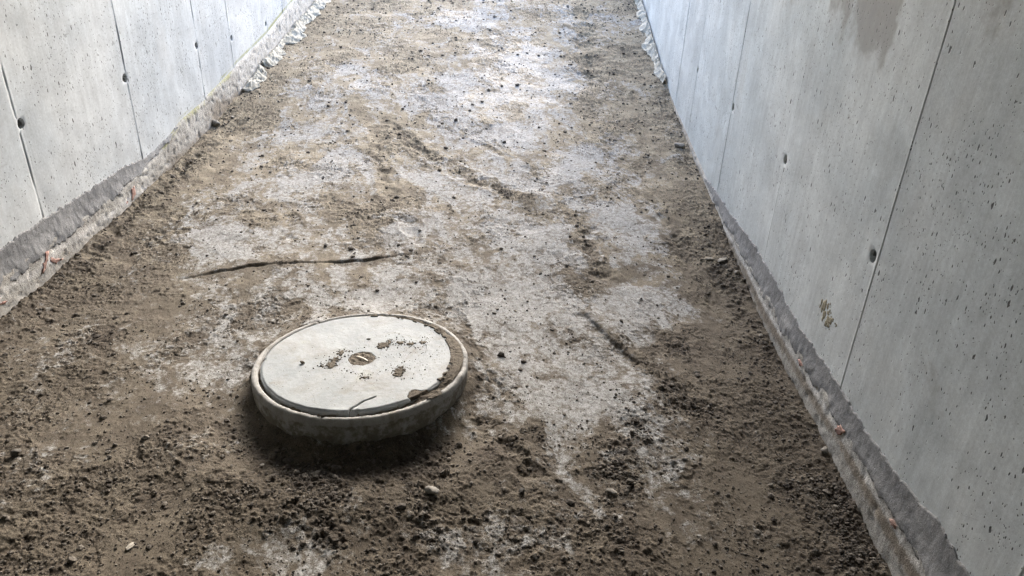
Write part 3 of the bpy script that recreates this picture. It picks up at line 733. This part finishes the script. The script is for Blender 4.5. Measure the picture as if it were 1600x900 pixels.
build_ring()
def lid_px(u, v):
    """pixel on the lid -> offset from its centre"""
    z = MH[2]+.004
    for _ in range(6):
        p = at_level(u, v, z); z = MH[2]+.004+(p[0]-MH[0])*TILT[0]+(p[1]-MH[1])*TILT[1]
    return p[:2]-MH[:2]
def crop_px(x, y): return lid_px(360+x*.26667, 470+y*.26667)
LID_C = np.array([-.010, .006]); LID_R = .3495*MH_K
CUP = crop_px(768, 338)
CRACK = np.array([crop_px(*p) for p in [(690,676),(694,655),(704,632),(735,615),(778,588),(820,572),(846,562)]])
CRACK2 = np.array([crop_px(*p) for p in [(940,545),(985,538),(1040,542),(1060,556)]])
def seg_dist(x, y, P):
    D = np.full(x.shape, 9.)
    for a, b in zip(P[:-1], P[1:]):
        ab = b-a; t = np.clip(((x-a[0])*ab[0]+(y-a[1])*ab[1])/(ab@ab), 0, 1)
        D = np.minimum(D, np.hypot(x-a[0]-t*ab[0], y-a[1]-t*ab[1]))
    return D
CHIP = [crop_px(*p) for p in [(1085,548),(1120,550),(1160,545),(1190,535)]]
def lid_surface(x, y):
    rr = np.hypot(x-LID_C[0], y-LID_C[1])
    z = np.full(x.shape, .004) + .0016*fbm(x, y, .12, 3, 3) + .0006*fbm(x, y, .02, 2, 5)
    wob = .009*fbm(x, y, .045, 4, 17, .6)
    dC = seg_dist(x+wob, y+wob, CRACK); dC2 = seg_dist(x+wob, y-wob, CRACK2)
    crack = np.maximum(np.exp(-(dC/.0024)**2), .0*dC2)
    z = z - .010*crack
    chip = np.zeros(x.shape)
    for c in CHIP: chip = np.maximum(chip, np.exp(-(np.hypot(x-c[0], y-c[1])/.030)**4))
    chip = sstep(.35, .6, chip + .35*fbm(x, y, .025, 3, 19))
    z = z - .013*chip
    dcup = np.hypot(x-CUP[0], y-CUP[1]) + .006*fbm(x, y, .03, 4, 47)
    cup = sstep(.052, .045, dcup); z = z - .016*cup
    return z, crack, chip, cup, rr
def build_lid():
    NT, NR = 720, 150
    th = np.linspace(0, 2*np.pi, NT, endpoint=False)
    s = np.linspace(.002, 1, NR); r_in = LID_R*(1-(1-s)**1.25)
    TH, R = np.meshgrid(th, r_in, indexing='xy')
    a = TH*LID_R
    edge = 1 + (.010*fbm(a, a*0, .06, 3, 23) - .010*sstep(.28, .5, fbm(a, a*0+2, .05, 3, 29)))*(R/LID_R)**6
    x = LID_C[0]+R*edge*np.cos(TH); y = LID_C[1]+R*edge*np.sin(TH)
    z, crack, chip, cup, rr = lid_surface(x, y)
    e = R/LID_R; z = z - .006*sstep(.965, 1., e)**2
    halo = np.zeros_like(x)
    for hx, hy, hw in [(590,375,.05),(640,320,.04),(768,338,.06),(895,262,.05),(1060,300,.08),(985,420,.06),(1250,480,.06),(1180,560,.06),(300,470,.05),(800,450,.05)]:
        q = crop_px(hx, hy); halo = np.maximum(halo, np.exp(-((x-q[0])**2+(y-q[1])**2)/hw**2))
    dirt = .10 + .42*halo + .30*fbm(x, y, .16, 6, 33, .68) + .8*chip + .9*cup + .10*fbm(x, y, .1, 3, 31) + .30*sstep(.95, 1, e)*(.5+fbm(a, a*0, .15, 2, 37))
    X = [x]; Yy = [y]; Z = [z]; C = [crack]; D = [dirt]
    for dr, zz in ((1.003, -.008), (1.0, -.013), (.999, -.034)):
        X.append(LID_C[0]+(R[-1:]*edge[-1:]*dr)*np.cos(th)); Yy.append(LID_C[1]+(R[-1:]*edge[-1:]*dr)*np.sin(th))
        Z.append(np.full((1, NT), zz)+.0008*fbm(a[-1:], a[-1:]*0+zz*50, .03, 2, 43)); C.append(crack[-1:]*.9); D.append(.15+.2*fbm(a[-1:], a[-1:]*0, .1, 2, 41)+.3*sstep(0,-.02,Z[-1]))
    x, y, z, c, d = (np.concatenate(k) for k in (X, Yy, Z, C, D)); n = x.shape[0]
    Q = []
    for i in range(n-1):
        t = np.arange(NT); t2 = (t+1) % NT; Q.append(np.stack([i*NT+t, (i+1)*NT+t, (i+1)*NT+t2, i*NT+t2], -1))
    V = np.stack([x.ravel(), y.ravel(), z.ravel()], -1)
    k = len(V); cz = float(lid_surface(np.array([LID_C[0]]), np.array([LID_C[1]]))[0][0])
    x = np.r_[V[:,0], LID_C[0]]; y = np.r_[V[:,1], LID_C[1]]; z = np.r_[V[:,2], cz]
    t = np.arange(NT); T = np.stack([np.full(NT, k), t, (t+1) % NT], -1)
    o = add_disc("lid", x, y, z, np.concatenate(Q), M_LID, dict(crack=np.r_[c.ravel(), 0], dirt=np.r_[d.ravel(), 0]), T=T)
    o["label"] = "pale cracked concrete lid with a round lifting pocket"
    # the lifting bar across the pocket
    a, b = crop_px(738, 324), crop_px(803, 351)
    ax = b-a; L = np.hypot(*ax); ax /= L; pe = np.array([-ax[1], ax[0]])
    vs = []; qs = []; K = 10; nseg = 8
    for i in range(nseg+1):
        q = i/nseg; w = .0052*(1 if 0 < i < nseg else .7)
        for kk in range(K):
            an = 2*math.pi*kk/K; p = a+ax*L*q+pe*w*math.cos(an)
            vs.append((p[0], p[1], .0015+.003*math.sin(math.pi*q)+w*.8*math.sin(an)))
    for i in range(nseg):
        for kk in range(K): qs.append((i*K+kk, i*K+(kk+1) % K, (i+1)*K+(kk+1) % K, (i+1)*K+kk))
    vs = np.array(vs)
    add_disc("lifting_bar", vs[:,0], vs[:,1], vs[:,2], qs, M_STEEL, parent=o)
    return o
lid = build_lid()

# ---- soil lying on the lid, in its pocket and packed in the joint round it
def build_lid_soil():
    g = .0026; xs = np.arange(-.40, .401, g)
    Y, X = np.meshgrid(xs, xs, indexing='ij')
    zs, crack, chip, cup, rr = lid_surface(X, Y)
    m = np.zeros_like(X)
    def ellp(cx_, cy_, rx, ry, w=1.):
        c = crop_px(cx_, cy_); a = abs(crop_px(cx_+rx, cy_)[0]-c[0]); b = abs(crop_px(cx_, cy_+ry)[1]-c[1])
        return w*np.exp(-(((X-c[0])/a)**2+((Y-c[1])/b)**2))
    for e in [(590,375,45,24,1.),(615,345,40,22,.95),(650,305,36,22,.9),(690,298,40,10,.75),(540,385,30,14,.7),(895,262,55,24,1.05),(930,245,25,22,.9),(1000,246,30,14,.95),(1060,252,40,11,.95),(1130,246,36,11,.95),
              (985,420,42,36,1.05),(1000,395,24,20,.85),(790,448,34,11,.85),(912,406,16,9,.7)]: m = np.maximum(m, ellp(*e))
    m = m + .40*fbm(X, Y, .03, 3, 3) + .55*fbm(X, Y, .009, 2, 5)
    h = .0030*sstep(.5, .8, m)
    h = np.maximum(h, np.where(cup > .02, cup*(.0145+.006*fbm(X, Y, .015, 3, 49)), 0)); h = np.maximum(h, np.where(chip > .1, chip*.0122, 0))
    top = zs + h
    # the joint between lid and ring, filled to the right and behind
    ang = np.arctan2(Y, X); r0 = np.hypot(X, Y)
    fill = .48 + .70*np.exp(-(np.angle(np.exp(1j*(ang-.15)))/.75)**2) + .35*np.exp(-(np.angle(np.exp(1j*(ang-1.5)))/.6)**2) + .45*fbm(X, Y, .07, 3, 7)
    joint = (rr > LID_R*.99) & (r0 < .372*MH_K)
    jt = -.040 + .046*np.clip(fill, 0, 1) + .003*fbm(X, Y, .02, 3, 9)
    east = np.exp(-(np.angle(np.exp(1j*(ang-.05)))/.55)**2)
    jt = np.where(r0 > .374, jt - .3*(r0-.374), jt)
    top = np.where(joint, jt, top); live = joint | (h > .0008)
    spill = (rr > LID_R*.955) & (rr <= LID_R*.995) & (fill + .6*fbm(X, Y, .03, 3, 13) > .95)
    top = np.where(spill, zs+.004+.002*fbm(X, Y, .02, 2, 15), top); live |= spill
    top = top + .0016*fbm(X, Y, .010, 2, 11)*live
    n = len(xs); Q = grid_quads(n, n, True); lf = live.ravel()
    keep = lf[Q].sum(1) >= 2
    top = np.where(live, top, zs-.004)
    Q = Q[keep]; used = np.unique(Q); mp = np.full(n*n, -1); mp[used] = np.arange(len(used))
    zero = np.zeros(len(used))
    V = on_disc(X.ravel()[used], Y.ravel()[used], top.ravel()[used]) + MH
    o = mesh_obj("soil_deposit", V, mp[Q], M_SOIL, attrs=dict(pale=zero-.3, dark=zero+.25, wet=zero, plate=zero+1, rough=zero+.9))
    tag(o, "thin brown dirt lying on the manhole lid and in its rim", "dirt", kind="stuff")
build_lid_soil()

# ------------------------------------------------------------------ stones
def rock_variants(subdiv, n, seed, flat=.7):
    out = []
    bm = bmesh.new(); bmesh.ops.create_icosphere(bm, subdivisions=subdiv, radius=1)
    bm.verts.ensure_lookup_table()
    V0 = np.array([v.co[:] for v in bm.verts]); T0 = np.array([[v.index for v in f.verts] for f in bm.faces]); bm.free()
    rr = np.random.default_rng(seed)
    for k in range(n):
        V = V0.copy()
        for c in range(9):                                  # knock flat facets off a ball
            d = rr.normal(size=3); d /= np.linalg.norm(d); h = rr.uniform(.55, .88)
            s = V @ d; V = V - np.outer(np.maximum(0, s-h), d)*.92
        if subdiv > 1:
            V = V*(1+.05*np.sin(V @ rr.normal(size=3)*4+1)[:,None]+.04*np.sin(V @ rr.normal(size=3)*9)[:,None])
        V = V*np.array([1, rr.uniform(.65,1.), rr.uniform(.5,.85)*flat/.7])
        out.append(V)
    return out, T0
def scatter_mesh(name, P, size, tone, mat, subdiv=1, seed=1, sink=.25):
    vs, T0 = rock_variants(subdiv, 14, seed); rr = np.random.default_rng(seed+1)
    N = len(P); var = rr.integers(0, 14, N); nv = len(vs[0])
    B = np.stack(vs)[var]
    a = rr.uniform(0, 2*np.pi, N); tl = rr.normal(size=N)*.35
    c, s = np.cos(a)[:,None], np.sin(a)[:,None]
    ct, st = np.cos(tl)[:,None], np.sin(tl)[:,None]
    x, y, z = B[...,0], B[...,1], B[...,2]
    y, z = y*ct - z*st, y*st + z*ct
    x, y = x*c - y*s, x*s + y*c
    V = np.stack([x, y, z], -1)*np.asarray(size)[:,None,None]
    V[...,2] += np.asarray(size)[:,None]*(.6-sink)
    V = V + P[:,None,:]
    T = (T0[None]+(np.arange(N)*nv)[:,None,None]).reshape(-1,3)
    return mesh_obj(name, V.reshape(-1,3), None, mat, T=T, smooth=False, attrs=dict(tone=np.repeat(tone, nv)))
def ground_at(x, y):
    x = np.atleast_1d(np.asarray(x, float)); y = np.atleast_1d(np.asarray(y, float))
    pale, dark, wet = floor_fields(x, y); z, pl = floor_height(x, y, pale, dark)
    return z, pale, dark

def build_gravel():
    # candidates spread evenly over the picture-sized area of floor, thinned by how loose the ground is there
    N = 700000
    y = 1.15 + (8.3-1.15)*RNG.random(N)**1.7
    x = RNG.uniform(XL+.012, XR-.012, N)
    pale, dark, wet = floor_fields(x, y)
    edge = np.minimum(x-XL, XR-x)
    p = .08 + .50*sstep(.1, .9, dark) + .10*sstep(.25, -.1, pale) + .10*sstep(.25, .04, edge)
    p = p*(.25+1.2*sstep(-.15, .35, fbm(x, y, .22, 4, 161, .6)))
    keep = (RNG.random(N) < p*(.30+.35*sstep(3.2, 2., y))) & (np.hypot(x-MH[0], y-MH[1]) > .41)
    x, y = x[keep], y[keep]; dark = dark[keep]
    size = np.exp(RNG.normal(-5.9, .58, len(x)))*(1+.35*sstep(.2,.9,dark)) * (1+.12*np.maximum(0, y-2.5))
    size = np.clip(size, .0012, .019)
    z, _, dark = ground_at(x, y)
    tone = np.clip(RNG.beta(1.3, 3.2, len(x)), 0, 1)
    o = scatter_mesh("gravel", np.stack([x, y, z], -1), size, tone, M_GRAVEL, 1, 5, sink=.5)
    tag(o, "loose dark gravel and crumbs strewn over the dirt floor", "gravel", kind="stuff")
    print("gravel", len(x))
build_gravel()

def lone_stone(name, u, v, r, mat, label, cat, seed, sq=(1,1,1), p=None, group=None, sink=.25):
    P = at_floor(u, v) if p is None else p
    if p is None: P[2] = float(ground_at(P[0], P[1])[0][0])
    vs, T0 = rock_variants(3, 1, seed); rr = np.random.default_rng(seed+3)
    V = vs[0]*np.array(sq)*r; a = rr.uniform(0, 6.28); c, s = math.cos(a), math.sin(a)
    V = V @ np.array([[c,s,0],[-s,c,0],[0,0,1]])
    V = V*(1+.04*fbm(V[:,0]*1., V[:,1]+V[:,2], r*.3, 3, seed)[:,None])
    V[:,2] -= V[:,2].min()+sink*r*.5
    o = mesh_obj(name, V, None, mat, T=T0, attrs=dict(tone=np.clip(rr.uniform(.3,.7)+.3*fbm(V[:,0], V[:,1]+V[:,2], r*.6, 2, seed), 0, 1)))
    o.location = P
    return tag(o, label, cat, group)
G = "stones lying on the dirt floor"
for k, (u, v, r, mat, sq, lab) in enumerate([
    (337,199,.040,M_PALE_STONE,(1.1,.9,.85),"blocky pale grey stone at the foot of the wall with algae"),
    (364,187,.019,M_GREY_STONE,(1,.9,.9),"small brown stone just behind the blocky pale one"),
    (1060,233,.034,M_GREY_STONE,(1.2,1,.8),"round grey stone against the base of the blow-holed wall"),
    (27,712,.018,M_DARK_STONE,(1,1,1),"dark round pebble alone in the brown mud at the left frame edge"),
    (808,133,.020,M_DARK_STONE,(1.3,1,.6),"dark flat pebble on the wet shiny patch"),
    (309,319,.018,M_PALE_STONE,(1,.8,.8),"pale tan pebble on brown ground left of the manhole, uphill"),
    (509,386,.016,M_DARK_STONE,(1,1,.9),"dark crumb just uphill of the long curved crack"),
    (1127,411,.026,M_PALE_STONE,(1.4,.9,.5),"flat pale flake of stone by the plinth of the blow-holed wall"),
    (1109,408,.019,M_PALE_STONE,(1.3,.9,.6),"smaller pale flake left of the larger flat flake"),
    (1285,714,.017,M_GREY_STONE,(1.1,1,.8),"smooth grey pebble in gravel beside the plinth near red paint"),
    (1188,529,.012,M_PALE_STONE,(1.2,1,.8),"whitish pebble touching the right plinth beyond the red paint"),
    (815,773,.014,M_DARK_STONE,(1,1,1),"dark pebble on open mud below and right of the manhole"),
    (410,728,.008,M_PALE_STONE,(1,1,1),"tiny whitish pebble in the shadow in front of the manhole"),
    (676,776,.021,M_GREY_STONE,(1.2,.9,.8),"lumpy grey stone at the edge of the manhole's shadow"),
    (203,856,.013,M_PALE_STONE,(1.5,.8,.5),"thin pale chip on brown mud near the bottom left corner"),
    (1150,432,.016,M_GREY_STONE,(1.2,1,.7),"grey stone between the flat pale flake and the plinth"),
    (955,772,.015,M_GREY_STONE,(1.3,1,.6),"angular grey stone in the gravel streak downhill of the short groove"),
    ]):
    lone_stone("stone", u, v, r, mat, lab, "stone", 500+k*3, sq, group=G)

# crumbs on the lid
def lid_point(u, v):
    q = crop_px(u, v); z = float(lid_surface(np.array([q[0]]), np.array([q[1]]))[0][0])
    return MH + on_disc(q[0], q[1], z)
lone_stone("soil_clod", 0, 0, .0105, M_CLOD, "largest round brown clod lying at the left of the lid", "clod", 700, (1,1,.95), lid_point(423,368), sink=.1)
lone_stone("soil_clod", 0, 0, .0085, M_DARK_STONE, "flat dark chip lying behind the lifting pocket on the lid", "clod", 703, (1.2,.9,.6), lid_point(812,226), sink=.1)
def build_crumbs():
    pts = [(487,398,6),(512,382,5),(532,381,7),(555,460,4),(580,328,5),(668,285,6),(672,328,5),(652,408,4),(668,398,5),(684,412,5),(707,422,6),(733,428,3),(772,427,6),(786,275,5),(760,458,6),(790,450,5),(808,455,5),(822,434,4),
           (877,416,3),(912,406,5),(930,198,3),(965,188,3),(988,196,4),(975,216,5),(980,275,4),(995,318,4),(1020,358,5),(1058,302,3),(1100,275,4),(1110,288,3),(1140,405,5),(1172,327,5),(1185,216,3),(1020,456,5),(1068,455,4),(1075,430,4),(1128,378,3),
           (1005,365,4),(955,330,3),(925,318,2.5),(1210,290,3),(1225,270,3),(1240,295,3),(1145,300,3),(1085,345,3),(500,338,3),(480,275,2.5),(655,515,3),(858,466,3),(870,332,3),(940,370,2.5),(1055,400,3)]
    rr = np.random.default_rng(77)
    for _ in range(170):
        c = pts[rr.integers(len(pts))]; pts.append((c[0]+rr.normal()*38, c[1]+rr.normal()*20, rr.uniform(1., 2.6)))
    for c in [(590,370),(610,345),(650,305),(560,380),(900,262),(935,245),(1000,246),(1060,252),(1130,246),(985,420),(1000,395),(790,448),(1300,470),(1330,400),(1120,570)]:
        for _ in range(26): pts.append((c[0]+rr.normal()*24, c[1]+rr.normal()*13, rr.uniform(1.4, 4.2)))
    for _ in range(70): pts.append((rr.normal(1060, 90), rr.normal(310, 55), rr.uniform(1., 2.4)))
    P = []; S = []
    for u, v, s in pts:
        p = lid_point(u, v)
        if np.hypot(*(p-MH)[:2]-LID_C) > LID_R*.98: continue
        P.append(p); S.append(s*.00068)
    o = scatter_mesh("soil_crumbs", np.array(P), np.array(S), rr.uniform(.02, .3, len(P)), M_GRAVEL, 2, 9, sink=.1)
    tag(o, "scattered dark soil crumbs on the pale manhole lid", "crumbs", kind="stuff")
build_crumbs()

# ------------------------------------------------------------------ crumpled fleece at the foot of the walls
def fleece(X, n, y0, y1, width, hgt, seed, label, wave=1.):
    ny, nx = int((y1-y0)/.010), 46
    ys = np.linspace(y0, y1, ny); s = np.linspace(0, 1, nx)
    Yg, Sg = np.meshgrid(ys, s, indexing='ij')
    end = np.sqrt(np.clip(np.minimum(Yg-y0, y1-Yg)/.15, 0, 1))
    w = width*(.62 + .75*fbm(Yg, Yg*0, .35, 3, seed) + .28*fbm(Yg, Yg*0+5, .09, 2, seed+1))*(.25+.75*end)
    w = np.clip(w, .03, width*1.6)
    h = hgt*(.75+.6*fbm(Yg, Yg*0, .3, 2, seed+2))
    xo = .016 + w*Sg
    t = (1-Sg)
    z = h*t**1.6
    rid = 1-np.abs(fbm(Yg*1., Sg*w, .085*wave, 2, seed+3))*2.2
    rid2 = 1-np.abs(fbm(Yg+Sg*.05, Sg*w*1.4, .035*wave, 2, seed+4))*2.0
    z = z + (.022*rid + .011*rid2)*np.minimum(1, 4*Sg)*(1-.55*Sg)
    xo = xo + .012*fbm(Yg, Sg*w, .06, 2, seed+5)*Sg
    x = X+n*xo
    yy = Yg + .02*fbm(Yg, Sg*w, .07, 2, seed+6)
    zg, _, _ = ground_at(x.ravel(), np.clip(yy.ravel(), -8, 15)); zg = zg.reshape(x.shape)
    z = zg + np.maximum(z, .004) - .004*(Sg > .97)
    V = np.stack([x, yy, z], -1).reshape(-1,3)
    o = mesh_obj("fleece_sheet", V, grid_quads(ny, nx, n > 0), M_FLEECE, smooth=True)
    md = o.modifiers.new("thickness", 'SOLIDIFY'); md.thickness = .003; md.offset = 1
    return tag(o, label, "sheet", "crumpled sheets along the wall feet")
fleece(XL, 1, 6.02, 9.2, .165, .05, 11, "long crumpled whitish sheet along the foot of the algae-lined wall", 1.5)
fleece(XL, 1, 5.52, 5.98, .17, .02, 31, "short torn whitish scrap at the near end of the long sheet", .9)
fleece(XR, -1, 6.05, 8.6, .10, .055, 51, "rolled-up pale sheet wedged along the blow-holed wall", 1.4)

# a twig by the right plinth
def twig():
    p = at_floor(1160, 548); q = at_floor(1177, 537)
    K = 7; n = 9; vs = []; qs = []
    for i in range(n):
        t = i/(n-1); c = p*(1-t)+q*t; c[2] = float(ground_at(c[0], c[1])[0][0])+.004+.004*math.sin(t*3.1); r = .0022*(1-.5*t)
        c[0] += .004*math.sin(t*5)
        for k in range(K):
            a = 2*math.pi*k/K; vs.append((c[0]+r*math.cos(a)*.6, c[1]+r*math.cos(a)*.6, c[2]+r*math.sin(a)))
    for i in range(n-1):
        for k in range(K): qs.append((i*K+k, i*K+(k+1) % K, (i+1)*K+(k+1) % K, (i+1)*K+k))
    tag(mesh_obj("twig", vs, qs, M_TWIG), "thin brown twig lying on bare dirt by the right plinth", "twig")
twig()

# ------------------------------------------------------------------ light: overcast sky, broad soft sun ahead over the ramp
SUN_EL, SUN_AZ = math.radians(28), math.radians(7)       # azimuth measured from straight ahead (+Y) towards +X
world = bpy.data.worlds.new("World"); scene.world = world; world.use_nodes = True
nt = world.node_tree; nt.nodes.clear()
out = nt.nodes.new("ShaderNodeOutputWorld"); bg = nt.nodes.new("ShaderNodeBackground"); sky = nt.nodes.new("ShaderNodeTexSky")
sky.sky_type = 'NISHITA'; sky.sun_disc = False; sky.sun_elevation = SUN_EL; sky.sun_rotation = SUN_AZ
sky.dust_density = 2.2; sky.air_density = 1.0; sky.ozone_density = 1.0
bg.inputs[1].default_value = .15
nt.links.new(sky.outputs[0], bg.inputs[0]); nt.links.new(bg.outputs[0], out.inputs[0])
sun_d = bpy.data.lights.new("sun", 'SUN'); sun_d.energy = .55; sun_d.angle = math.radians(32); sun_d.color = (1, .98, .95)
sun = bpy.data.objects.new("sun", sun_d); COL.objects.link(sun)
dirv = Vector((math.sin(SUN_AZ)*math.cos(SUN_EL), math.cos(SUN_AZ)*math.cos(SUN_EL), math.sin(SUN_EL)))
sun.rotation_euler = dirv.to_track_quat('Z', 'Y').to_euler(); sun.location = dirv*20

scene.view_settings.view_transform = 'Standard'; scene.view_settings.look = 'None'
scene.view_settings.exposure = 3.2; scene.view_settings.gamma = 1.0
scene.render.engine = 'CYCLES'
scene.cycles.use_denoising = True
scene.cycles.denoising_prefilter = 'NONE'
scene.cycles.max_bounces = 8; scene.cycles.diffuse_bounces = 5
